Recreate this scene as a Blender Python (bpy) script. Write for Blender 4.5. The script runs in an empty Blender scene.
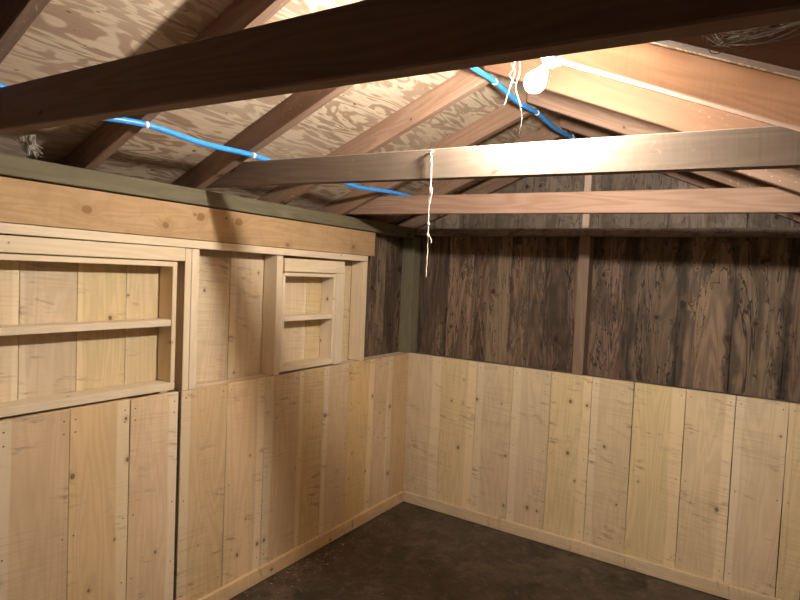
import bpy, math, random
from mathutils import Vector, Matrix
random.seed(7)
C = bpy.context.scene.collection
S = bpy.context.scene

# ------------------------------------------------------------ camera
cam_d = bpy.data.cameras.new('camera')
cam = bpy.data.objects.new('camera', cam_d); C.objects.link(cam)
R_ = ((0.83473824, 0.54891266, 0.04366948), (-0.06138739, 0.01395402, 0.99801647), (-0.54721451, 0.83576323, -0.04534427))
rx, ux, fx = (Vector(v) for v in R_)
M = Matrix((rx, ux, -fx)).transposed().to_4x4()
M.translation = (2.0294634, -3.2401256, 1.5222599)
cam.matrix_world = M
cam_d.sensor_width = 36.0
cam_d.lens = 36.0 * 576.03 / 800.0
cam_d.clip_start = 0.02
S.camera = cam

# ------------------------------------------------------------ world (night outside)
w = bpy.data.worlds.new('night'); S.world = w; w.use_nodes = True
w.node_tree.nodes['Background'].inputs[0].default_value = (0.55, 0.6, 0.8, 1)
w.node_tree.nodes['Background'].inputs[1].default_value = 0.008
S.view_settings.view_transform = 'Standard'
S.view_settings.look = 'None'
S.view_settings.exposure = 0.0
S.view_settings.gamma = 1.0
S.view_settings.use_curve_mapping = False

BULB = Vector((1.448, -1.736, 2.0535))
BULB_STRENGTH = 2750.0
BULB_COLOR = (1.0, 0.92, 0.80)

# ------------------------------------------------------------ materials
class NT:
    def __init__(s, name):
        s.m = bpy.data.materials.new(name); s.m.use_nodes = True
        s.t = s.m.node_tree; s.b = s.t.nodes['Principled BSDF']
    def n(s, typ, **kw):
        n = s.t.nodes.new(typ)
        for k, v in kw.items(): setattr(n, k, v)
        return n
    def put(s, sock, v):
        if isinstance(v, bpy.types.NodeSocket): s.t.links.new(v, sock)
        else: sock.default_value = v
    def math(s, op, a, b=0.0, c=0.0, clamp=False):
        n = s.n('ShaderNodeMath', operation=op, use_clamp=clamp)
        s.put(n.inputs[0], a); s.put(n.inputs[1], b); s.put(n.inputs[2], c)
        return n.outputs[0]
    def step(s, x, lo, hi, a=0.0, b=1.0):
        n = s.n('ShaderNodeMapRange', interpolation_type='SMOOTHSTEP', clamp=True)
        s.put(n.inputs['Value'], x); s.put(n.inputs['From Min'], lo); s.put(n.inputs['From Max'], hi)
        s.put(n.inputs['To Min'], a); s.put(n.inputs['To Max'], b)
        return n.outputs['Result']
    def vec(s, x, y, z=0.0):
        n = s.n('ShaderNodeCombineXYZ')
        s.put(n.inputs[0], x); s.put(n.inputs[1], y); s.put(n.inputs[2], z)
        return n.outputs[0]
    def noise(s, v, scale=1.0, detail=3.0, rough=0.55, dist=0.0):
        n = s.n('ShaderNodeTexNoise', noise_dimensions='3D')
        s.put(n.inputs['Vector'], v); n.inputs['Scale'].default_value = scale
        n.inputs['Detail'].default_value = detail; n.inputs['Roughness'].default_value = rough
        n.inputs['Distortion'].default_value = dist
        return n.outputs['Fac']
    def mix(s, f, a, b, mode='MIX'):
        n = s.n('ShaderNodeMix', data_type='RGBA', blend_type=mode)
        s.put(n.inputs[0], f); s.put(n.inputs[6], a); s.put(n.inputs[7], b)
        return n.outputs[2]
    def bump(s, h, strength, dist):
        n = s.n('ShaderNodeBump'); n.inputs['Strength'].default_value = strength
        n.inputs['Distance'].default_value = dist; s.put(n.inputs['Height'], h)
        s.t.links.new(n.outputs[0], s.b.inputs['Normal'])
    def attr(s, name):
        return s.n('ShaderNodeAttribute', attribute_name=name).outputs['Fac']

def rgb(r, g, b): return (r, g, b, 1.0)
def mul(c, k): return (c[0]*k, c[1]*k, c[2]*k, 1.0)

def wood(name, light, dark, knot=(0.13, 0.07, 0.035), knot_keep=0.72, knot_size=0.11, kcell=(0.30, 0.11),
         grain=0.5, saw=0.0, smudge=0.0, smudge_col=(0.16, 0.10, 0.06), tint=0.18, hue=None, sap=None,
         streak=0.0, streak_col=(0.02, 0.018, 0.016), blot=0.0, rough=0.75, bump=0.35, speck=0.0):
    t = NT(name)
    sep = t.n('ShaderNodeSeparateXYZ'); t.put(sep.inputs[0], t.n('ShaderNodeUVMap', uv_map='UVMap').outputs[0])
    r1, r2 = t.attr('r1'), t.attr('r2')
    u = t.math('ADD', sep.outputs[0], t.math('MULTIPLY', r1, 23.0))
    v0 = sep.outputs[1]
    v = t.math('ADD', v0, t.math('MULTIPLY', r2, 17.0))
    # knots
    vo = t.n('ShaderNodeTexVoronoi', voronoi_dimensions='2D', feature='F1')
    vo.inputs['Scale'].default_value = 1.0
    wob = t.noise(t.vec(u, v), 30.0, 2.0)
    t.put(vo.inputs['Vector'], t.vec(t.math('ADD', t.math('DIVIDE', u, kcell[0]), t.math('MULTIPLY', wob, 0.06)), t.math('DIVIDE', v, kcell[1])))
    d = vo.outputs['Distance']
    sc = t.n('ShaderNodeSeparateColor'); t.put(sc.inputs[0], vo.outputs['Color'])
    keep = t.math('GREATER_THAN', sc.outputs[0], knot_keep)
    size = t.math('MULTIPLY_ADD', sc.outputs[1], knot_size, knot_size*0.45)
    core = t.math('MULTIPLY', keep, t.step(d, t.math('MULTIPLY', size, 0.65), size, 1.0, 0.0))
    halo = t.math('MULTIPLY', keep, t.step(d, size, t.math('MULTIPLY', size, 3.0), 1.0, 0.0))
    # grain, bending around the knots
    vv = t.math('ADD', v, t.math('MULTIPLY', halo, 0.022))
    wide = t.noise(t.vec(t.math('MULTIPLY', u, 0.9), t.math('MULTIPLY', vv, 9.0)), 1.0, 2.0, 0.5, 0.4)
    rings = t.math('SINE', t.math('MULTIPLY', wide, 70.0))
    fine = t.noise(t.vec(t.math('MULTIPLY', u, 4.0), t.math('MULTIPLY', vv, 160.0)), 1.0, 4.0, 0.6)
    patch = t.noise(t.vec(t.math('MULTIPLY', u, 2.2), t.math('MULTIPLY', v, 7.0)), 1.0, 3.0, 0.6)
    g = t.math('ADD', t.math('MULTIPLY', t.math('MULTIPLY_ADD', rings, 0.5, 0.5), 0.35), t.math('MULTIPLY', fine, 0.65))
    g = t.step(g, 0.25, 0.8)
    col = t.mix(t.math('MULTIPLY', g, grain), rgb(*light), rgb(*dark))
    col = t.mix(t.step(patch, 0.35, 0.75, 0.0, 0.55), col, rgb(*[l*0.35+dk*0.55 for l, dk in zip(light, dark)]))
    if hue:
        col = t.mix(t.math('MULTIPLY', r2, 0.75), col, t.mix(t.math('MULTIPLY', g, grain), rgb(*hue), mul(hue, 0.7)))
    if sap:
        e = t.math('ADD', t.math('MULTIPLY', v0, t.math('SIGN', t.math('SUBTRACT', r1, 0.5))), t.math('MULTIPLY', wide, 0.05))
        col = t.mix(t.step(e, 0.088, 0.097, 0.0, 0.7), col, rgb(*sap))
    h = t.math('MULTIPLY', fine, 0.5)
    if saw:
        m = t.noise(t.vec(t.math('MULTIPLY', u, 2.0), t.math('MULTIPLY', v, 3.0), 4.0), 1.0, 2.0)
        s1 = t.noise(t.vec(t.math('ADD', t.math('MULTIPLY', u, 130.0), t.math('MULTIPLY', v, 9.0)), t.math('MULTIPLY', v, 3.0)), 1.0, 2.0, 0.7)
        sm = t.math('MULTIPLY', t.step(s1, 0.42, 0.75), t.step(m, 0.4, 0.62))
        col = t.mix(t.math('MULTIPLY', sm, saw), col, rgb(*[x*0.62 for x in dark]))
        h = t.math('ADD', h, t.math('MULTIPLY', s1, 0.7))
    if smudge:
        a = t.noise(t.vec(t.math('ADD', t.math('MULTIPLY', u, 42.0), t.math('MULTIPLY', v, 6.0)), t.math('MULTIPLY', v, 9.0), 9.0), 1.0, 3.0, 0.65)
        b = t.noise(t.vec(t.math('MULTIPLY', u, 5.0), t.math('MULTIPLY', v, 4.0), 2.0), 1.0, 2.0)
        sm = t.math('MULTIPLY', t.step(a, 0.5, 0.72), t.step(b, 0.50, 0.64))
        col = t.mix(t.math('MULTIPLY', sm, smudge), col, rgb(*smudge_col))
    if streak:
        a = t.noise(t.vec(t.math('MULTIPLY', u, 1.1), t.math('MULTIPLY', vv, 6.5), 5.0), 1.0, 5.0, 0.6, 0.5)
        sm = t.math('MULTIPLY', t.step(a, 0.53, 0.585), t.step(a, 0.60, 0.68, 1.0, 0.35))
        col = t.mix(t.math('MULTIPLY', sm, streak*0.7), col, rgb(*streak_col))
        for lv, wd in ((0.455, 0.007), (0.535, 0.010)):
            ln = t.step(t.math('ABSOLUTE', t.math('SUBTRACT', a, lv)), wd*0.25, wd, 1.0, 0.0)
            col = t.mix(t.math('MULTIPLY', ln, streak), col, rgb(*mul(streak_col, 0.6)[:3]))
        ee = t.noise(t.vec(t.math('MULTIPLY', u, 5.0), r1, 3.0), 1.0, 3.0)
        ed = t.math('SUBTRACT', t.math('ABSOLUTE', v0), t.math('MULTIPLY', ee, 0.12))
        col = t.mix(t.math('MULTIPLY', t.step(ed, 0.025, 0.05), streak*0.8), col, rgb(*streak_col))
    if blot:
        a = t.noise(t.vec(t.math('MULTIPLY', u, 14.0), t.math('MULTIPLY', v, 12.0), 8.0), 1.0, 4.0, 0.6, 0.8)
        col = t.mix(t.math('MULTIPLY', t.step(a, 0.5, 0.6), blot), col, rgb(*mul(dark, 0.35)[:3]))
    if speck:
        a = t.noise(t.vec(t.math('MULTIPLY', u, 60.0), t.math('MULTIPLY', v, 75.0), 6.0), 1.0, 1.0)
        b = t.noise(t.vec(t.math('MULTIPLY', u, 3.0), t.math('MULTIPLY', v, 5.0), 6.0), 1.0, 1.0)
        col = t.mix(t.math('MULTIPLY', t.math('MULTIPLY', t.step(a, 0.66, 0.72), t.step(b, 0.45, 0.6)), speck), col, rgb(0.62, 0.52, 0.4))
    col = t.mix(t.math('MULTIPLY', halo, 0.28), col, rgb(*[0.5*(k+dk) for k, dk in zip(knot, dark)]))
    col = t.mix(t.math('MULTIPLY', core, 0.85), col, rgb(*knot))
    hv = t.n('ShaderNodeHueSaturation'); t.put(hv.inputs['Color'], col)
    t.put(hv.inputs['Value'], t.math('MULTIPLY_ADD', r1, 2*tint, 1.0 - tint))
    t.put(hv.inputs['Saturation'], t.math('MULTIPLY_ADD', r2, 0.24, 0.88))
    t.put(t.b.inputs['Base Color'], hv.outputs[0])
    t.b.inputs['Roughness'].default_value = rough
    t.b.inputs['Specular IOR Level'].default_value = 0.25
    t.bump(h, bump, 0.002)
    return t.m

PINE_L, PINE_D = (0.72, 0.57, 0.385), (0.56, 0.40, 0.235)
m_wains = wood('rough_sawn_pine', PINE_L, PINE_D, knot=(0.17, 0.10, 0.055), knot_keep=0.84, knot_size=0.065, kcell=(0.15, 0.12), grain=0.45, saw=0.38, smudge=0.8,
               smudge_col=(0.27, 0.18, 0.10), tint=0.07, hue=(0.70, 0.58, 0.36), sap=(0.80, 0.66, 0.46))
m_wains_left = wood('rough_sawn_orange_pine', (0.72, 0.515, 0.31), (0.56, 0.36, 0.185), knot=(0.17, 0.10, 0.055), knot_keep=0.84, knot_size=0.065, kcell=(0.15, 0.12), grain=0.45, saw=0.38, smudge=0.8,
               smudge_col=(0.27, 0.18, 0.10), tint=0.07, hue=(0.70, 0.53, 0.30), sap=(0.80, 0.66, 0.46))
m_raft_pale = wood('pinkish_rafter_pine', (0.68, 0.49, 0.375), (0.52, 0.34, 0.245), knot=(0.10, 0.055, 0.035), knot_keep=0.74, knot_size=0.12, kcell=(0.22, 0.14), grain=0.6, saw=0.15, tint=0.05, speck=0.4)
m_raft_orange = wood('orange_rafter_pine', (0.135, 0.066, 0.034), (0.095, 0.044, 0.021), knot=(0.09, 0.04, 0.02), knot_keep=0.8, knot_size=0.10, kcell=(0.2, 0.13), grain=0.5, tint=0.05, speck=0.08)
m_frame = wood('planed_pale_pine', (0.78, 0.64, 0.46), (0.64, 0.49, 0.32), knot_keep=0.9, knot_size=0.06, kcell=(0.12, 0.10), grain=0.4,
               tint=0.05, bump=0.15, rough=0.6)
m_header = wood('orange_pine', (0.50, 0.33, 0.172), (0.37, 0.215, 0.09), knot=(0.24, 0.12, 0.045), knot_keep=0.55, knot_size=0.11, kcell=(0.17, 0.13), grain=0.5, saw=0.1, tint=0.03, blot=0.1)
m_plate = wood('green_treated_pine', (0.175, 0.152, 0.095), (0.11, 0.093, 0.058), knot=(0.06, 0.045, 0.025), knot_keep=0.75, knot_size=0.10, kcell=(0.2, 0.12), grain=0.6, tint=0.05)
m_tie = wood('weathered_beam_pine', (0.20, 0.155, 0.118), (0.14, 0.103, 0.074), knot=(0.09, 0.055, 0.035), knot_keep=0.66, knot_size=0.085, kcell=(0.15, 0.12), grain=0.6, saw=0.08, tint=0.06, speck=0.1, bump=0.2, smudge=0.5, smudge_col=(0.14, 0.10, 0.075))
m_tie_red = wood('reddish_beam_fir', (0.31, 0.20, 0.145), (0.21, 0.122, 0.08), knot=(0.09, 0.045, 0.025), knot_keep=0.78, knot_size=0.075, kcell=(0.15, 0.12), grain=0.7, tint=0.05)
m_raft = wood('reddish_rafter_fir', (0.26, 0.165, 0.115), (0.17, 0.097, 0.063), knot=(0.07, 0.035, 0.022), knot_keep=0.78, knot_size=0.085, kcell=(0.15, 0.11), grain=0.6, saw=0.15, tint=0.2, speck=0.35)
m_old = wood('weathered_plank', (0.265, 0.16, 0.10), (0.105, 0.06, 0.037), knot=(0.03, 0.017, 0.01), knot_keep=0.82, knot_size=0.11, kcell=(0.16, 0.12), grain=0.95,
             tint=0.3, hue=(0.20, 0.16, 0.12), streak=0.8, bump=0.5, blot=0.08)
m_gable = wood('weathered_gable_plank', (0.25, 0.185, 0.14), (0.15, 0.105, 0.075), knot=(0.03, 0.02, 0.012), knot_keep=0.8, knot_size=0.1, kcell=(0.16, 0.12), grain=0.6,
               tint=0.22, hue=(0.22, 0.185, 0.155), streak=0.55, blot=0.35, bump=0.5)
m_stud = wood('brown_stud', (0.25, 0.17, 0.115), (0.17, 0.105, 0.066), knot_keep=0.9, grain=0.6, tint=0.04)
m_post = wood('grey_green_post', (0.22, 0.195, 0.125), (0.14, 0.12, 0.075), knot_keep=0.95, grain=0.5, tint=0.03)

def plywood():
    t = NT('fir_plywood')
    sep = t.n('ShaderNodeSeparateXYZ'); t.put(sep.inputs[0], t.n('ShaderNodeUVMap', uv_map='UVMap').outputs[0])
    r1 = t.attr('r1')
    u, v = t.math('ADD', sep.outputs[0], t.math('MULTIPLY', r1, 9.0)), sep.outputs[1]
    a = t.noise(t.vec(t.math('MULTIPLY', u, 2.6), t.math('MULTIPLY', v, 11.0)), 1.0, 3.0, 0.55, 0.7)
    z = t.math('MULTIPLY_ADD', t.math('SINE', t.math('MULTIPLY', a, 42.0)), 0.5, 0.5)
    big = t.noise(t.vec(t.math('MULTIPLY', u, 1.6), t.math('MULTIPLY', v, 2.2)), 1.0, 2.0)
    zz = t.math('MULTIPLY', t.step(z, 0.25, 0.75), t.step(big, 0.3, 0.62, 0.45, 1.0))
    col = t.mix(zz, rgb(0.56, 0.46, 0.345), rgb(0.31, 0.215, 0.15))
    fine = t.noise(t.vec(t.math('MULTIPLY', u, 7.0), t.math('MULTIPLY', v, 150.0)), 1.0, 3.0)
    col = t.mix(t.step(fine, 0.4, 0.8, 0.0, 0.4), col, rgb(0.28, 0.18, 0.11))
    stain = t.noise(t.vec(t.math('MULTIPLY', u, 3.0), t.math('MULTIPLY', v, 3.0), 3.0), 1.0, 4.0)
    col = t.mix(t.step(stain, 0.55, 0.75, 0.0, 0.4), col, rgb(0.2, 0.13, 0.09))
    spk = t.noise(t.vec(t.math('MULTIPLY', u, 22.0), t.math('MULTIPLY', v, 50.0), 1.0), 1.0, 1.0)
    col = t.mix(t.step(spk, 0.72, 0.76, 0.0, 0.8), col, rgb(0.05, 0.03, 0.02))
    t.put(t.b.inputs['Base Color'], col); t.b.inputs['Roughness'].default_value = 0.8
    t.b.inputs['Specular IOR Level'].default_value = 0.2
    t.bump(fine, 0.3, 0.002)
    return t.m
m_ply = plywood()

def floor_mat():
    t = NT('dark_stained_floor')
    o = t.n('ShaderNodeTexCoord').outputs['Object']
    a = t.noise(o, 4.5, 6.0, 0.68, 0.8); b = t.noise(o, 16.0, 6.0, 0.7, 0.4); c = t.noise(o, 60.0, 3.0)
    col = t.mix(t.step(a, 0.36, 0.66), rgb(0.026, 0.021, 0.017), rgb(0.105, 0.075, 0.053))
    col = t.mix(t.step(b, 0.5, 0.66, 0.0, 0.75), col, rgb(0.13, 0.10, 0.08))
    col = t.mix(t.step(b, 0.46, 0.33, 0.0, 0.85), col, rgb(0.018, 0.015, 0.013))
    col = t.mix(t.step(c, 0.66, 0.74, 0.0, 0.55), col, rgb(0.2, 0.155, 0.11))
    t.put(t.b.inputs['Base Color'], col)
    t.put(t.b.inputs['Roughness'], t.step(a, 0.3, 0.7, 0.38, 0.62))
    t.b.inputs['Specular IOR Level'].default_value = 0.4
    t.bump(t.math('ADD', b, t.math('MULTIPLY', c, 0.3)), 0.5, 0.006)
    return t.m
m_floor = floor_mat()

def simple(name, col, rough=0.6, metal=0.0, var=0.15, scale=40.0):
    t = NT(name)
    n = t.noise(t.n('ShaderNodeTexCoord').outputs['Object'], scale, 3.0)
    t.put(t.b.inputs['Base Color'], t.mix(t.step(n, 0.3, 0.7), mul(col, 1-var), mul(col, 1+var)))
    t.b.inputs['Roughness'].default_value = rough; t.b.inputs['Metallic'].default_value = metal
    return t.m
m_blue = simple('blue_cable_sheath', (0.04, 0.30, 0.85), 0.35, 0, 0.08)
m_clip = simple('white_plastic', (0.75, 0.75, 0.72), 0.4)
m_nail = simple('nail_steel', (0.10, 0.075, 0.055), 0.5, 0.3)
m_cord = simple('cotton_string', (0.50, 0.42, 0.36), 0.9, 0, 0.15, 300)
m_web = simple('dusty_cobweb', (0.42, 0.38, 0.33), 0.95, 0, 0.2, 120)
m_chip = simple('wood_chips', (0.34, 0.23, 0.14), 0.9, 0, 0.5, 25)
m_porc = simple('porcelain', (0.8, 0.79, 0.75), 0.3)
m_brass = simple('bulb_cap_metal', (0.6, 0.58, 0.52), 0.3, 1.0, 0.05)
def bulb_mat():
    t = NT('lit_bulb_glass')
    t.b.inputs['Base Color'].default_value = (0.9, 0.9, 0.88, 1); t.b.inputs['Roughness'].default_value = 0.3
    t.b.inputs['Emission Color'].default_value = (*BULB_COLOR, 1)
    n = t.noise(t.n('ShaderNodeTexCoord').outputs['Object'], 2.0, 0.0)
    t.put(t.b.inputs['Emission Strength'], t.math('MULTIPLY_ADD', n, 0.02*BULB_STRENGTH, 0.99*BULB_STRENGTH))
    return t.m
m_bulb = bulb_mat()

# ------------------------------------------------------------ mesh building
class MB:
    """collects shapes, then links them as ONE mesh object"""
    def __init__(s): s.v = []; s.f = []; s.uv = []; s.mi = []; s.sm = []; s.r = []
    def face(s, idx, uvs, mi=0, sm=False, r=(0.5, 0.5)):
        s.f.append(idx); s.uv.append(uvs); s.mi.append(mi); s.sm.append(sm); s.r.append(r)
    def board(s, a, b, wdir, wid, th, mi=0, ch=0.002, n=1, wane=0.0, skew=0.0, r=None, enda=0.0, endb=0.0, twist=0.0):
        """a length of timber from a to b (middle of the section); wid is measured along wdir, th across it.
        wane makes the two long edges ragged; enda/endb slide the wdir-positive edge along the length (mitred ends)"""
        a, b = Vector(a), Vector(b); L = (b-a); ln = L.length; L.normalize()
        W = Vector(wdir); W = (W - L*W.dot(L)).normalized(); T = L.cross(W)
        r = r or (random.random(), random.random())
        hw, ht = wid/2, th/2; c = min(ch, hw*0.4, ht*0.4)
        prof = [(-hw+c, -ht), (hw-c, -ht), (hw, -ht+c), (hw, ht-c), (hw-c, ht), (-hw+c, ht), (-hw, ht-c), (-hw, -ht+c)]
        st = sorted(set([0.0, min(c/ln, 0.2)] + [i/n for i in range(1, n)] + [1-min(c/ln, 0.2), 1.0]))
        base = len(s.v); ph = [random.uniform(0, 6.28) for _ in range(6)]
        uvp = []
        for k, t in enumerate(st):
            sc = 1.0 if 0 < k < len(st)-1 else None
            jl = jr = 0.0
            if wane:
                x = t*ln
                jl = wane*(math.sin(x*5.1+ph[0])+0.6*math.sin(x*13+ph[1])+0.4*math.sin(x*29+ph[2]))*0.5
                jr = wane*(math.sin(x*4.3+ph[3])+0.6*math.sin(x*15+ph[4])+0.4*math.sin(x*26+ph[5]))*0.5
            for (pw, pt) in prof:
                qw, qt = pw, pt
                if sc is None:
                    qw = math.copysign(max(abs(pw)-c*0.5, 0), pw); qt = math.copysign(max(abs(pt)-c*0.5, 0), pt)
                qw += jr if pw > 0 else jl
                sl = (enda*(1-t) + endb*t)*(qw/(2*hw))
                s.v.append(a + L*(t*ln+sl) + W*qw + T*qt)
                uvp.append((t*ln, qw, qt))
        m = len(prof)
        def uvof(i, side):
            l, q, h = uvp[i-base]
            return (l, q) if side == 0 else (l, math.copysign(hw, q) + h)
        for k in range(len(st)-1):
            for j in range(m):
                i0, i1 = base+k*m+j, base+k*m+(j+1) % m
                i2, i3 = i1+m, i0+m
                side = 0 if j in (0, 4, 1, 3, 5, 7) else 1
                s.face((i0, i1, i2, i3), [uvof(i, side) for i in (i0, i1, i2, i3)], mi, False, r)
        for k, rev in ((0, True), (len(st)-1, False)):
            idx = [base+k*m+j for j in range(m)]
            if rev: idx = idx[::-1]
            s.face(tuple(idx), [(uvp[i-base][1]*0.3+3.3*k, uvp[i-base][2]) for i in idx], mi, False, r)
    def tube(s, pts, rad, seg=10, mi=0, smooth=4, cap=True):
        P = [Vector(p) for p in pts]
        if smooth and len(P) > 2:
            Q = []
            for i in range(len(P)-1):
                p0, p1, p2, p3 = P[max(i-1, 0)], P[i], P[i+1], P[min(i+2, len(P)-1)]
                for k in range(smooth):
                    t = k/smooth
                    Q.append(0.5*((2*p1)+(p2-p0)*t+(2*p0-5*p1+4*p2-p3)*t*t+(3*p1-p0-3*p2+p3)*t**3))
            Q.append(P[-1]); P = Q
        rads = rad if isinstance(rad, (list, tuple)) else None
        base = len(s.v); up = None
        for i, p in enumerate(P):
            d = (P[min(i+1, len(P)-1)]-P[max(i-1, 0)]).normalized()
            if up is None: up = d.orthogonal().normalized()
            up = (up - d*up.dot(d)).normalized(); sd = d.cross(up)
            rr = rads[min(int(i/(len(P)-1)*(len(rads)-1)+0.5), len(rads)-1)] if rads else rad
            for j in range(seg):
                a = 6.28318*j/seg
                s.v.append(p + up*(rr*math.cos(a)) + sd*(rr*math.sin(a)))
        for i in range(len(P)-1):
            for j in range(seg):
                a, b = base+i*seg+j, base+i*seg+(j+1) % seg
                s.face((a, b, b+seg, a+seg), [(0, 0)]*4, mi, True)
        if cap:
            s.face(tuple(base+j for j in range(seg))[::-1], [(0, 0)]*seg, mi)
            e = base+(len(P)-1)*seg
            s.face(tuple(e+j for j in range(seg)), [(0, 0)]*seg, mi)
    def lathe(s, o, axis, prof, seg=24, mi=0):
        """prof: (distance along axis, radius)"""
        o = Vector(o); A = Vector(axis).normalized(); U = A.orthogonal().normalized(); V = A.cross(U)
        base = len(s.v)
        for (h, r) in prof:
            for j in range(seg):
                a = 6.28318530718*j/seg
                s.v.append(o + A*h + U*(r*math.cos(a)) + V*(r*math.sin(a)))
        for i in range(len(prof)-1):
            for j in range(seg):
                a, b = base+i*seg+j, base+i*seg+(j+1) % seg
                s.face((a, b, b+seg, a+seg), [(0, 0)]*4, mi, True)
        s.face(tuple(base+j for j in range(seg))[::-1], [(0, 0)]*seg, mi)
        e = base+(len(prof)-1)*seg
        s.face(tuple(e+j for j in range(seg)), [(0, 0)]*seg, mi)
    def build(s, name, mats, parent=None, label=None, cat=None, group=None, kind=None):
        mats = mats if isinstance(mats, (list, tuple)) else [mats]
        if parent is not None: base = parent.matrix_world.translation.copy() if False else PW[parent.name]
        else:
            lo = [min(v[i] for v in s.v) for i in range(3)]; hi = [max(v[i] for v in s.v) for i in range(3)]
            base = Vector(((lo[0]+hi[0])/2, (lo[1]+hi[1])/2, lo[2]))
        me = bpy.data.meshes.new(name)
        me.from_pydata([tuple(v-base) for v in s.v], [], s.f)
        for m in mats: me.materials.append(m)
        uvl = me.uv_layers.new(name='UVMap')
        flat = []
        for u in s.uv:
            for q in u: flat += [q[0], q[1]]
        uvl.data.foreach_set('uv', flat)
        for k in (0, 1):
            at = me.attributes.new('r%d' % (k+1), 'FLOAT', 'FACE')
            at.data.foreach_set('value', [q[k] for q in s.r])
        me.polygons.foreach_set('material_index', s.mi)
        me.polygons.foreach_set('use_smooth', s.sm)
        me.update(); me.validate()
        o = bpy.data.objects.new(name, me); C.objects.link(o)
        if parent is not None: o.parent = parent
        else: o.location = base
        PW[o.name] = base
        if kind: o['kind'] = kind
        if label: o['label'] = label
        if cat: o['category'] = cat
        if group: o['group'] = group
        return o
PW = {}
def thing(name, loc, label, cat, group=None, kind=None):
    o = bpy.data.objects.new(name, None); C.objects.link(o); o.location = loc
    o.empty_display_size = 0.05
    PW[o.name] = Vector(loc)
    if label: o['label'] = label
    if cat: o['category'] = cat
    if group: o['group'] = group
    if kind: o['kind'] = kind
    return o
X, Y, Z = Vector((1, 0, 0)), Vector((0, 1, 0)), Vector((0, 0, 1))
RW = 2.2                 # inner face of the right wall
YF = -3.75               # inner face of the front wall, behind the camera
def nails(mb, pts, nrm, mi, rad=0.0028):
    n = Vector(nrm)
    for p in pts: mb.lathe(Vector(p)-n*0.0015, n, [(0, rad), (0.0022, rad), (0.0030, rad*0.6)], 8, mi)

# ------------------------------------------------------------ roof geometry
ZL, SL = 1.84, 0.41        # underside of the left rafters above x=0, and slope
ZR, SR = 1.80, 0.43        # right rafters at x=RW
RH = 0.098                 # vertical depth of a rafter
XR = (ZR + SR*RW - ZL)/(SL+SR)
def zl(x): return ZL + SL*x
def zr(x): return ZR + SR*(RW-x)

# ------------------------------------------------------------ setting: floor
mb = MB()
mb.board((-0.1, (YF)/2, -0.02), (RW+0.1, (YF)/2, -0.02), Y, -YF+0.25, 0.04, ch=0.001)
mb.build('floor', m_floor, kind='structure')

# left wainscot (new pine), seams read off the boards
mb = MB()
def wains_left(mb, ys, z0, z1, xf=0.0):
    for a, b in zip(ys[:-1], ys[1:]):
        j = random.uniform(-0.0015, 0.0015)
        mb.board((xf-0.011+j, (a+b)/2, z0), (xf-0.011+j, (a+b)/2, z1+random.uniform(-0.002, 0.002)), Y, b-a-random.uniform(0.0012, 0.003), 0.022, n=8, wane=0.0012)
        nails(mb, [(xf+j, y, z) for y in (a+0.022, b-0.022) for z in (z1-0.03, 0.53, 0.12)], X, 1)
wains_left(mb, [-1.752, -1.514, -1.285, -1.05, -0.854, -0.636, -0.39, -0.228, 0.0], 0.003, 0.998)
mb.build('wall_left', [m_wains_left, m_nail], kind='structure')
mb = MB()
wains_left(mb, [-3.75, -3.53, -3.30, -3.08, -2.90, -2.672], 0.003, 1.60)
mb.build('wall_left', [m_wains_left, m_nail], kind='structure')
# lower sill under the recess
mb = MB()
mb.board((-0.056, -1.752, 0.986), (-0.056, -0.0, 0.986), X, 0.066, 0.02)
mb.build('trim_1', m_frame, kind='structure')

# back wainscot
mb = MB()
xs = [-0.021, 0.255, 0.502, 0.739, 0.971, 1.202, 1.421, 1.671, 1.891, 2.106, 2.198]
for a, b in zip(xs[:-1], xs[1:]):
    j = random.uniform(-0.0015, 0.0015)
    gap = random.uniform(0.0012, 0.003) if a < 1.4 else random.uniform(0.002, 0.0038)
    mb.board(((a+b)/2, 0.011+j, 0.003), ((a+b)/2, 0.011+j, 0.999), X, b-a-gap, 0.022, n=8, wane=0.0014)
    nails(mb, [(x, j, z) for x in (a+0.022, b-0.022) for z in (0.965, 0.53, 0.12)], -Y, 1)
mb.build('wall_back', [m_wains, m_nail], kind='structure')
mb = MB()
mb.board((0.0, 0.056, 0.986), (RW, 0.056, 0.986), Y, 0.066, 0.02)
mb.build('trim_2', m_old, kind='structure')

# weathered sheathing planks behind the studs: back wall, gable, left wall
mb = MB()
xs = [-0.12, 0.0, 0.218, 0.399, 0.505, 0.656, 0.88, 1.078, 1.357, 1.605, 1.846, 2.068, 2.32]
for a, b in zip(xs[:-1], xs[1:]):
    j = random.uniform(-0.004, 0.004)
    mb.board(((a+b)/2, 0.104+j, 0.0), ((a+b)/2, 0.104+j, 1.80), X, b-a+0.001, 0.024, n=26, wane=0.004)
mb.board((-0.1, 0.128, 0.9), (2.3, 0.128, 0.9), Z, 1.8, 0.01, r=(0.1, 0.2))
mb.build('wall_back', m_old, kind='structure')
mb = MB()
xs = [-0.12, 0.09, 0.30, 0.47, 0.66, 0.84, 1.00, 1.16, 1.33, 1.52, 1.70, 1.88, 2.08, 2.32]
for a, b in zip(xs[:-1], xs[1:]):
    j = random.uniform(-0.003, 0.003)
    top = min(zl(a), zl(b), zr(a), zr(b)) + RH - 0.002
    mb.board(((a+b)/2, 0.104+j, 1.801), ((a+b)/2, 0.104+j, top), X, b-a+0.002, 0.024, n=10, wane=0.003)
mb.board((-0.1, 0.128, 1.88), (2.3, 0.128, 1.88), Z, 0.16, 0.01, r=(0.1, 0.2))
mb.build('wall_back', m_gable, kind='structure')
mb = MB()
ys = [-0.46, -0.348, -0.27, -0.185, -0.069, 0.09]
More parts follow.
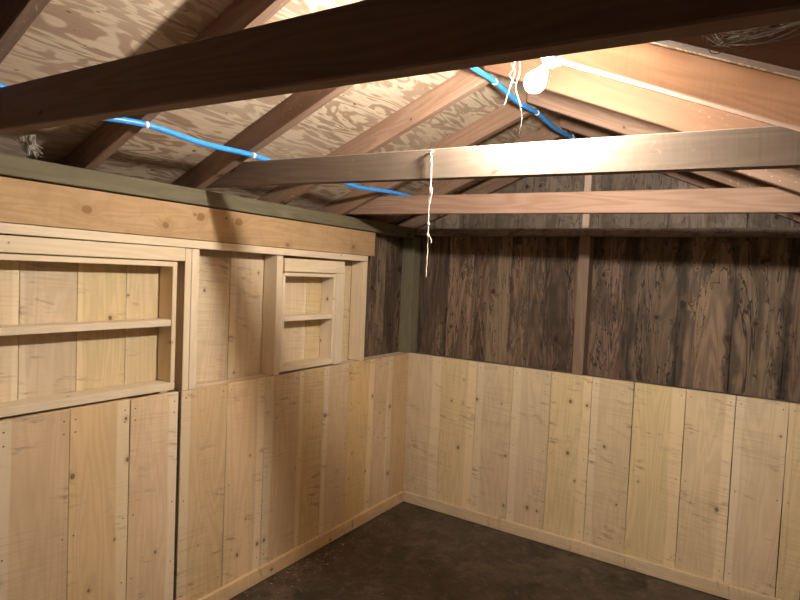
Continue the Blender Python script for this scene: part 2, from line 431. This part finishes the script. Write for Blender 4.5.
for a, b in zip(ys[:-1], ys[1:]):
    mb.board((-0.103, (a+b)/2, 0.0), (-0.103, (a+b)/2, 1.80), Y, b-a+0.001, 0.024, n=20, wane=0.003)
mb.build('wall_left', m_old, kind='structure')
# clean boards at the back of the recesses in the left wall
mb = MB()
ys = [-2.67, -2.50, -2.326, -2.134, -1.946, -1.80, -1.66, -1.439, -1.24, -1.10, -0.918, -0.79, -0.592, -0.462]
for a, b in zip(ys[:-1], ys[1:]):
    j = random.uniform(-0.0015, 0.0015)
    mb.board((-0.106+j, (a+b)/2, 0.9), (-0.106+j, (a+b)/2, 1.80), Y, b-a-0.0015, 0.022, n=4, wane=0.001)
mb.build('wall_left', m_wains, kind='structure')
# right wall with an open doorway beside the photographer, and the wall behind
mb = MB()
y = 0.0
while y > -2.35:
    mb.board((RW+0.012, y-0.115, 0.003), (RW+0.012, y-0.115, 0.999), Y, 0.227, 0.022, n=4, wane=0.001)
    mb.board((RW+0.10, y-0.115, 0.0), (RW+0.10, y-0.115, 1.78), Y, 0.231, 0.022, mi=1, n=12, wane=0.003)
    y -= 0.23
mb.build('wall_right', [m_wains, m_old], kind='structure')
mb = MB()
x = -0.1
while x < RW:
    mb.board((x+0.115, YF-0.012, 0.0), (x+0.115, YF-0.012, 1.80), X, 0.229, 0.022, n=8, wane=0.002)
    x += 0.23
mb.build('wall_front', m_old, kind='structure')

# roof sheathing
mb = MB()
n = Vector((-SL, 0, 1)).normalized()
yc, yl = (YF+0.2)/2, 0.35-YF
def sheet(mb, x0, x1, zf, y0, y1, r):
    a = Vector((x0, y0, zf(x0)+RH+0.0065)); b = Vector((x0, y1, zf(x0)+RH+0.0065))
    d = Vector((x1-x0, 0, zf(x1)-zf(x0)))
    mb.board(a+d/2, b+d/2, d, d.length-0.002, 0.012, ch=0.001, r=r)
for (x0, x1) in ((-0.36, 0.60), (0.60, XR)):
    for (y0, y1) in ((YF-0.1, -2.16), (-2.157, 0.14)):
        sheet(mb, x0, x1, zl, y0, y1, (random.random(), 0.5))
mb.build('ceiling', m_ply, kind='structure')
mb = MB()
for (x0, x1) in ((XR, 1.65), (1.65, RW+0.36)):
    for (y0, y1) in ((YF-0.1, -1.70), (-1.697, 0.14)):
        sheet(mb, x0, x1, zr, y0, y1, (random.random(), 0.5))
mb.build('ceiling', m_ply, kind='structure')

# baseboards
mb = MB()
mb.board((0.011, -1.752, 0.036), (0.011, -0.0005, 0.036), Z, 0.068, 0.020, r=(0.4, 0.4))
mb.build('baseboard_left', m_wains_left, kind='structure')
mb = MB()
mb.board((0.022, -0.011, 0.036), (2.13, -0.011, 0.035), Z, 0.068, 0.020, r=(0.5, 0.3))
mb.build('baseboard_back', m_wains, kind='structure')

# ------------------------------------------------------------ wall framing
def timber(name, mat, a, b, wdir, wid, th, label, cat, group=None, **kw):
    mb = MB(); mb.board(a, b, wdir, wid, th, **kw)
    return mb.build(name, mat, label=label, cat=cat, group=group)

timber('wall_plate', m_plate, (-0.045, -3.74, 1.815), (-0.045, -0.0, 1.795), Z, 0.064, 0.09,
       'grey-green treated timber plate along the top of the left wall', 'plate', r=(0.5, 0.5), ch=0.003)
timber('wall_plate', m_gable, (0.0, 0.045, 1.801), (RW, 0.045, 1.796), Z, 0.042, 0.09,
       'weathered brown plate along the top of the back wall', 'plate', r=(0.5, 0.2), ch=0.003)
timber('wall_plate', m_old, (RW+0.055, -2.4, 1.765), (RW+0.055, 0.09, 1.765), Z, 0.06, 0.09,
       'plate on top of the right wall under the right rafter feet', 'plate')
timber('header_board', m_header, (-0.011, -3.74, 1.705), (-0.011, -0.44, 1.69), Z, 0.140, 0.024,
       'knotty orange pine board above the shelf frames, under the grey-green plate', 'board', r=(0.5, 0.35), ch=0.002)
timber('frame_rail', m_frame, (-0.022, -3.74, 1.6165), (-0.022, -0.50, 1.602), Z, 0.033, 0.042,
       'long thin pale pine rail right under the orange board', 'rail', r=(0.6, 0.3))
timber('frame_rail', m_frame, (-0.022, -2.67, 1.562), (-0.022, -1.752, 1.562), Z, 0.054, 0.040,
       'short pale pine rail above the large shelf frame at left', 'rail', r=(0.4, 0.6))
def stud(y0, y1, z0, z1, label, x0=-0.09, x1=0.0, mat=m_frame, name='wall_stud', r=None, group='pale studs between the recesses'):
    timber(name, mat, ((x0+x1)/2, (y0+y1)/2, z0), ((x0+x1)/2, (y0+y1)/2, z1), Y, y1-y0, x1-x0, label, 'stud', group, r=r or (random.random(), random.random()))
stud(-1.752, -1.722, 1.0, 1.587, 'pale pine jamb strip right beside the large shelf frame', r=(0.5, 0.5))
stud(-1.720, -1.684, 1.0, 1.587, 'pale pine stud behind the jamb strip, left of the empty recess', r=(0.7, 0.2))
stud(-1.236, -1.196, 1.0, 1.585, 'pale pine stud between the empty recess and the small shelf frame', r=(0.3, 0.4))
stud(-0.540, -0.503, 1.0, 1.583, 'pale pine end stud at the right end of the framing, next to the dark boards', r=(0.6, 0.7))
stud(-2.712, -2.672, 0.0, 1.587, 'pale pine stud left of the large shelf frame', r=(0.2, 0.7))
timber('corner_post', m_post, (-0.046, 0.046, 0.996), (-0.046, 0.046, 1.772), Y, 0.088, 0.088,
       'grey-green square post standing in the far corner above the pine boards', 'post', r=(0.5, 0.5))
timber('wall_stud', m_stud, (1.115, 0.046, 0.997), (1.116, 0.046, 1.777), X, 0.060, 0.088,
       'thin brown upright stud against the dark back planks', 'stud', r=(0.2, 0.2))
timber('gable_stud', m_raft_pale, (1.108, 0.052, 1.823), (1.108, 0.052, zr(1.13)-0.005), X, 0.038, 0.06,
       'short pale stud standing on the back plate in the gable', 'stud')
timber('trim_3', m_wains, (2.165, -0.012, 0.072), (2.165, -0.012, 1.0), X, 0.066, 0.018, None, None)['kind'] = 'structure'

# ------------------------------------------------------------ door (lower leaf) and shelf frames
d = thing('door_1', (-0.005, -2.22, 0.01), 'plank lower half door of wide pine boards below the large shelf frame', 'door', kind='structure')
mb = MB()
ys = [-2.668, -2.43, -2.205, -1.982, -1.772]
for k, (a, b) in enumerate(zip(ys[:-1], ys[1:])):
    j = (0.0, 0.001, -0.001, 0.001)[k]
    mb.board((-0.004+j, (a+b)/2, 0.02), (-0.004+j, (a+b)/2, (1.003, 1.003, 1.003, 1.001)[k]), Y, b-a-0.002, 0.022, n=8, wane=0.001)
    nails(mb, [(0.007+j, y, z) for y in (a+0.02, b-0.02) for z in (0.965, 0.92, 0.55, 0.30, 0.12)], X, 1)
mb.build('board_panel', [m_wains_left, m_nail], d)
mb = MB()
for z in (0.14, 0.86): mb.board((-0.028, -2.66, z), (-0.028, -1.79, z), Z, 0.12, 0.024)
mb.build('ledge', m_frame, d)

def shelf_frame(y0, y1, zb, zt, shelf_z, label, face):
    """open box frame with a shelf, set in the wall: front edges flush at x=0"""
    t = thing('shelf_frame', (-0.045, (y0+y1)/2, zb), label, 'shelf', 'shelf frames in the left wall')
    xc, dp = -0.047, 0.088
    th = 0.020
    def part(nm, a, b, wd, wid, t2, **kw):
        m = MB(); m.board(a, b, wd, wid, t2, **kw); return m.build(nm, m_frame, t)
    part('top_board', (xc, y0, zt-th/2), (xc, y1, zt-th/2), X, dp, th)
    part('side_board', (xc, y0+th/2, zb+0.032), (xc, y0+th/2, zt-th), X, dp, th)
    part('side_board', (xc, y1-th/2, zb+0.032), (xc, y1-th/2, zt-th), X, dp, th)
    part('bottom_board', (xc, y0, zb+0.016), (xc, y1, zb+0.016), X, dp, 0.030)
    part('shelf', (xc-0.002, y0+th, shelf_z), (xc-0.002, y1-th, shelf_z), X, dp-0.006, 0.026)
    if face:
        part('face_rail', (0.0, y0+0.002, zt+0.036), (0.0, y1+0.052, zt+0.036), Z, 0.066, 0.020)
        part('face_stile', (0.0, y1+0.022, zb), (0.0, y1+0.022, zt+0.002), Y, 0.062, 0.020)
    return t
shelf_frame(-2.668, -1.786, 1.010, 1.531, 1.284, 'large pale pine shelf frame with one shelf at the left edge', False)
shelf_frame(-1.192, -0.782, 1.008, 1.506, 1.273, 'small pale pine shelf frame with one shelf, right of the empty recess', True)

# ------------------------------------------------------------ rafters
def rafter(side, yfar, label, mat=m_raft, r=None):
    y = yfar-0.019
    mb = MB()
    if side == 'L':
        xa, xb = -0.34, XR-0.001
        f = zl; s = SL
    else:
        xa, xb = RW+0.34, XR+0.001
        f = zr; s = -SR
    hn = RH*math.cos(math.atan(abs(s)))
    mb.board((xa, y, f(xa)+RH/2), (xb, y, f(xb)+RH/2), Z, hn, 0.038, ch=0.003, r=r or (random.random(), random.random()), enda=hn*abs(s), endb=hn*abs(s))
    return mb.build('rafter', mat, label=label, cat='rafter', group='left rafters' if side == 'L' else 'right rafters')
ordL = [
        (-2.58, 'left rafter crossing the top left corner of the picture', (0.3, .2)),
        (-2.13, 'left rafter passing behind the left half of the dark near tie beam', (0.25, .4)),
        (-1.67, 'left rafter whose foot meets the left end of the middle tie beam', (0.35, .3)),
        (-1.18, 'lit reddish left rafter ending left of the bulb, above the middle tie beam', (0.7, .5)),
        (-0.72, 'left rafter whose foot meets the left end of the farthest tie beam', (0.6, .7)),
        (-0.26, 'left rafter beyond the farthest tie beam', (0.5, .5)),
        (0.085, 'end rafter on the left side of the back gable', (0.4, .5))]
for y, l, r in ordL: rafter('L', y, l, r=r)
ordR = [
        (-2.54, 'right rafter just above the right end of the dark near tie beam', (0.3, .2)),
        (-2.09, 'dark right rafter with a pale lit underside at the top right corner', (0.3, .4)),
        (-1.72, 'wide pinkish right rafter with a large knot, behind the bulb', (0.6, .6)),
        (-1.26, 'bright orange right rafter just behind the bulb', (0.9, .3)),
        (-0.83, 'right rafter second beyond the bulb, above the middle tie beam', (0.7, .5)),
        (-0.38, 'right rafter third beyond the bulb', (0.6, .5)),
        (0.085, 'end rafter on the right side of the back gable', (0.4, .5))]
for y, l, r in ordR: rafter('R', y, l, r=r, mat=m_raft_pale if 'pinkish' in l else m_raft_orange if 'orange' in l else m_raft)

# ------------------------------------------------------------ tie beams
def tie(y, zb0, zt0, zb1, zt1, x0, x1, mat, label, r, th=0.038):
    mb = MB()
    h = ((zt0-zb0)+(zt1-zb1))/2
    mb.board((x0, y, (zb0+zt0)/2), (x1, y, (zb1+zt1)/2), Z, h, th, ch=0.003, r=r, enda=h*1.2)
    return mb.build('tie_beam', mat, label=label, cat='beam', group='tie beams across the shed')
tie(-2.541, 1.856, 1.972, 1.792, 1.892, -0.06, 2.28, m_tie_red, 'dark brown tie beam nearest the camera, across the top of the picture', (0.35, .35))
tie(-1.654, 1.848, 1.943, 1.797, 1.891, 0.02, 2.28, m_tie, 'middle tie beam, brightly lit by the bulb, with a string hanging from it', (0.6, .3), 0.028)
tie(-0.690, 1.843, 1.938, 1.804, 1.896, -0.06, 2.28, m_tie_red, 'reddish tie beam farthest from the camera, in front of the gable', (0.75, .6))

# ------------------------------------------------------------ cables
def cable(pts, clips, label):
    mb = MB(); mb.tube(pts, 0.0098, 12, smooth=6)
    o = mb.build('electric_cable', m_blue, label=label, cat='cable', group='blue cables under the rafters')
    for p, dr in clips:
        m = MB(); m.lathe(Vector(p)-Vector(dr).normalized()*0.006, dr, [(0, 0.0100), (0.0005, 0.0116), (0.0115, 0.0116), (0.012, 0.0100)], 16)
        c = m.build('cable_clip', m_clip, o); c['label'] = 'white cable clip'
def zc(x): return zl(x)-0.0145
c1 = [(0.335, -3.7, zc(.335)), (0.33, -3.05, zc(.33)), (0.332, -2.80, zc(.332)-.012), (0.327, -2.6, zc(.327)), (0.315, -2.37, zc(.315)-.010), (0.325, -2.15, zc(.325)), (0.317, -1.918, zc(.317)-.008), (0.31, -1.69, zc(.31)),
      (0.295, -1.44, zc(.295)-.008), (0.29, -1.20, zc(.29)), (0.285, -0.98, zc(.285)-0.006), (0.30, -0.74, zc(.30)), (0.32, -0.5, zc(.32)-.01), (0.33, -0.28, zc(.33)), (0.33, -0.1, zc(.33))]
cable(c1, [((0.325, -2.149, zc(.325)), Y), ((0.31, -1.689, zc(.31)), Y)], 'blue cable stapled under the left rafters above the left wall')
def zc2(x): return min(zl(x), zr(x))-0.0145
xr = 1.082
c2 = [(xr, -3.7, zc2(xr)), (xr, -3.07, zc2(xr)), (xr, -2.6, zc2(xr)), (1.085, -2.15, zc2(1.085)), (xr, -1.9, zc2(xr)-.008), (1.085, -1.69, zc2(1.085)), (xr, -1.42, zc2(xr)-.006), (xr, -1.2, zc2(xr)),
      (1.08, -0.95, zc2(1.08)-.012), (1.08, -0.735, zc2(1.08)), (1.085, -.5, zc2(1.08)-.014), (1.10, -0.28, zc2(1.10)), (1.11, -0.20, zc2(1.11)-.002)]
cable(c2, [((xr, -1.199, zc2(xr)), Y), ((1.08, -0.739, zc2(1.08)), Y), ((1.10, -0.279, zc2(1.10)), Y)], 'blue cable running along the ridge past the bulb')
cable([(1.095, -1.78, 2.22), (1.18, -1.785, 2.228), (1.30, -1.785, 2.20), (1.42, -1.785, 2.15), (1.49, -1.778, 2.118), (1.513, -1.766, 2.103)], [], 'short blue cable leading to the lamp holder beside the bulb')

# ------------------------------------------------------------ bulb in its holder
ax = Vector((-0.62, 0.0, -0.78)).normalized()
top = BULB - ax*0.074
lamp = thing('ceiling_lamp', top, 'lit bare bulb in a holder under the right rafters', 'lamp')
mb = MB(); mb.lathe(top, ax, [(-0.006, 0.030), (0.004, 0.030), (0.008, 0.026), (0.013, 0.020), (0.022, 0.018), (0.023, 0.0135)], 28); mb.build('lamp_holder', m_porc, lamp)
mb = MB(); mb.lathe(top+ax*0.022, ax, [(0, 0.0125), (0.004, 0.0135), (0.007, 0.0125), (0.010, 0.0135), (0.013, 0.0125)], 20); mb.build('bulb_cap', m_brass, lamp)
prof = [(0.035, 0.0125), (0.042, 0.0145), (0.050, 0.0200)]
for k in range(1, 12):
    a = math.radians(42 + (180-42)*k/11.0)
    prof.append((0.074 - 0.029*math.cos(a), max(0.029*math.sin(a), 0.0008)))
mb = MB(); mb.lathe(top, ax, prof, 20); mb.build('bulb_glass', m_bulb, lamp)

# ------------------------------------------------------------ pull string on the middle tie beam
sx, sy = 1.099, -1.674
mb = MB()
zt = 1.913
st = []
for k in range(60):
    f = k/59; z = zt - 0.02 - f*(zt-0.02-1.514)
    st.append((sx + 0.0012*math.sin(f*9+1) + 0.0005*math.cos(k*1.1), sy - 0.001 + 0.0005*math.sin(k*1.1), z))
mb.tube(st, 0.0015, 6, smooth=2)
mb.tube([(sx+0.002, sy, zt), (sx-0.004, sy-0.002, zt-0.014), (sx+0.001, sy-0.002, zt-0.04), (sx+0.002, sy-.001, zt-.10), (sx+0.001, sy-.001, zt-.14)], 0.0022, 6)
mb.tube([(sx+0.003, sy+0.005, zt-0.004), (sx+0.001, sy-0.001, zt-0.002), (sx-0.003, sy-0.003, zt-0.010), (sx+0.003, sy-0.002, zt-0.026)], 0.0024, 6)
mb.tube([(sx+0.001, sy, 1.745), (sx+0.006, sy-.002, 1.77), (sx+0.011, sy-.003, 1.795)], [0.0020, 0.0016, 0.0012], 6)
mb.tube([(sx, sy, 1.647), (sx+0.007, sy-.002, 1.643), (sx+0.013, sy-.002, 1.632), (sx+0.013, sy-.002, 1.622)], [0.0018, 0.0015, 0.0013], 6)
st_o = mb.build('hanging_string', m_cord, label='knotted off-white string hanging from the middle tie beam', cat='string')
for z in (1.909, 1.683, 1.648):
    m = MB(); m.lathe((sx, sy-0.001, z-0.006), Z, [(0, 0.001), (0.002, 0.0038), (0.006, 0.0048), (0.010, 0.0036), (0.012, 0.001)], 10); m.build('knot', m_cord, st_o)

# ------------------------------------------------------------ cobwebs
def cobweb(anchors, low, label, nst=26, seed=1, rad=0.0007, sp=0.006):
    rnd = random.Random(seed); mb = MB()
    A = [Vector(a) for a in anchors]; Lw = Vector(low)
    def top(f):
        k = min(int(f*(len(A)-1)), len(A)-2); t = f*(len(A)-1)-k
        return A[k].lerp(A[k+1], t)
    for i in range(nst):
        p = top(rnd.random()); q = Lw + Vector((rnd.gauss(0, sp), rnd.gauss(0, sp), rnd.gauss(0, sp*.6)))
        m = p.lerp(q, rnd.uniform(.4, .7)) + Vector((rnd.gauss(0, .004), rnd.gauss(0, .004), -abs(rnd.gauss(0, .006))))
        mb.tube([p, m, q], rad*rnd.uniform(0.6, 1.5), 4, smooth=3)
    for i in range(nst):
        f = rnd.random(); g = min(max(f+rnd.uniform(-.5, .5), 0), 1); t = rnd.uniform(.1, .9)
        p, q = top(f).lerp(Lw, t), top(g).lerp(Lw, t*rnd.uniform(.8, 1.1))
        m = p.lerp(q, .5) - Vector((0, 0, 0.006*rnd.random()))
        mb.tube([p, m, q], rad*rnd.uniform(0.5, 1.1), 4, smooth=3)
    return mb.build('cobweb', m_web, label=label, cat='cobweb', group='cobwebs')
cobweb([(0.30, -2.523, 1.840), (0.35, -2.521, 1.838), (0.40, -2.521, 1.836), (0.435, -2.521, 1.834)], (0.405, -2.512, 1.793), 'grey cobweb under the left end of the dark near tie beam', 60, 3, 0.0006, 0.010)
cobweb([(1.935, -2.521, 1.802), (1.97, -2.521, 1.801), (2.01, -2.521, 1.800), (2.06, -2.521, 1.798)], (1.965, -2.517, 1.788), 'thin cobweb along the lower edge of the near tie beam at right', 24, 5, 0.0005)
mb = MB()
mb.tube([(1.395, -1.755, 2.142), (1.385, -1.757, 2.11), (1.398, -1.757, 2.085), (1.390, -1.757, 2.055), (1.378, -1.756, 2.02), (1.372, -1.757, 1.995)], 0.00035, 5)
mb.tube([(1.405, -1.755, 2.138), (1.412, -1.757, 2.08), (1.402, -1.757, 2.04), (1.418, -1.757, 1.99), (1.424, -1.756, 1.95), (1.418, -1.757, 1.91)], 0.00035, 5)
mb.tube([(1.40, -1.755, 2.14), (1.393, -1.757, 2.09), (1.383, -1.758, 2.075), (1.40, -1.757, 2.05)], 0.00035, 5)
mb.build('cobweb', m_web, label='loose cobweb threads lit up just left of the bulb', cat='cobweb', group='cobwebs')

# ------------------------------------------------------------ debris on the floor by the left baseboard
rnd = random.Random(4); mb = MB()
for k in range(420):
    if k < 330: y = rnd.uniform(-1.5, -0.25) if k < 150 else rnd.gauss(-0.95, 0.16); x = 0.03 + abs(rnd.gauss(0, 0.08))
    else: y = rnd.uniform(-2.6, -0.15); x = rnd.uniform(0.04, 2.0)
    s_ = rnd.uniform(0.0015, 0.006); a = rnd.uniform(0, 3.14)
    if rnd.random() < 0.04: s_ *= 2.6
    dv = Vector((math.cos(a), math.sin(a), rnd.uniform(-.1, .1)))*s_
    p = Vector((x, y, 0.0016 + abs(dv.z)))
    mb.board(p-dv, p+dv, Vector((-dv.y, dv.x, 0)), s_*rnd.uniform(.3, .9), 0.0016, ch=0.0003)
mb.build('wood_chips', m_chip, label='scattered wood chips and sawdust on the dark floor along the left baseboard', cat='debris', kind='stuff')
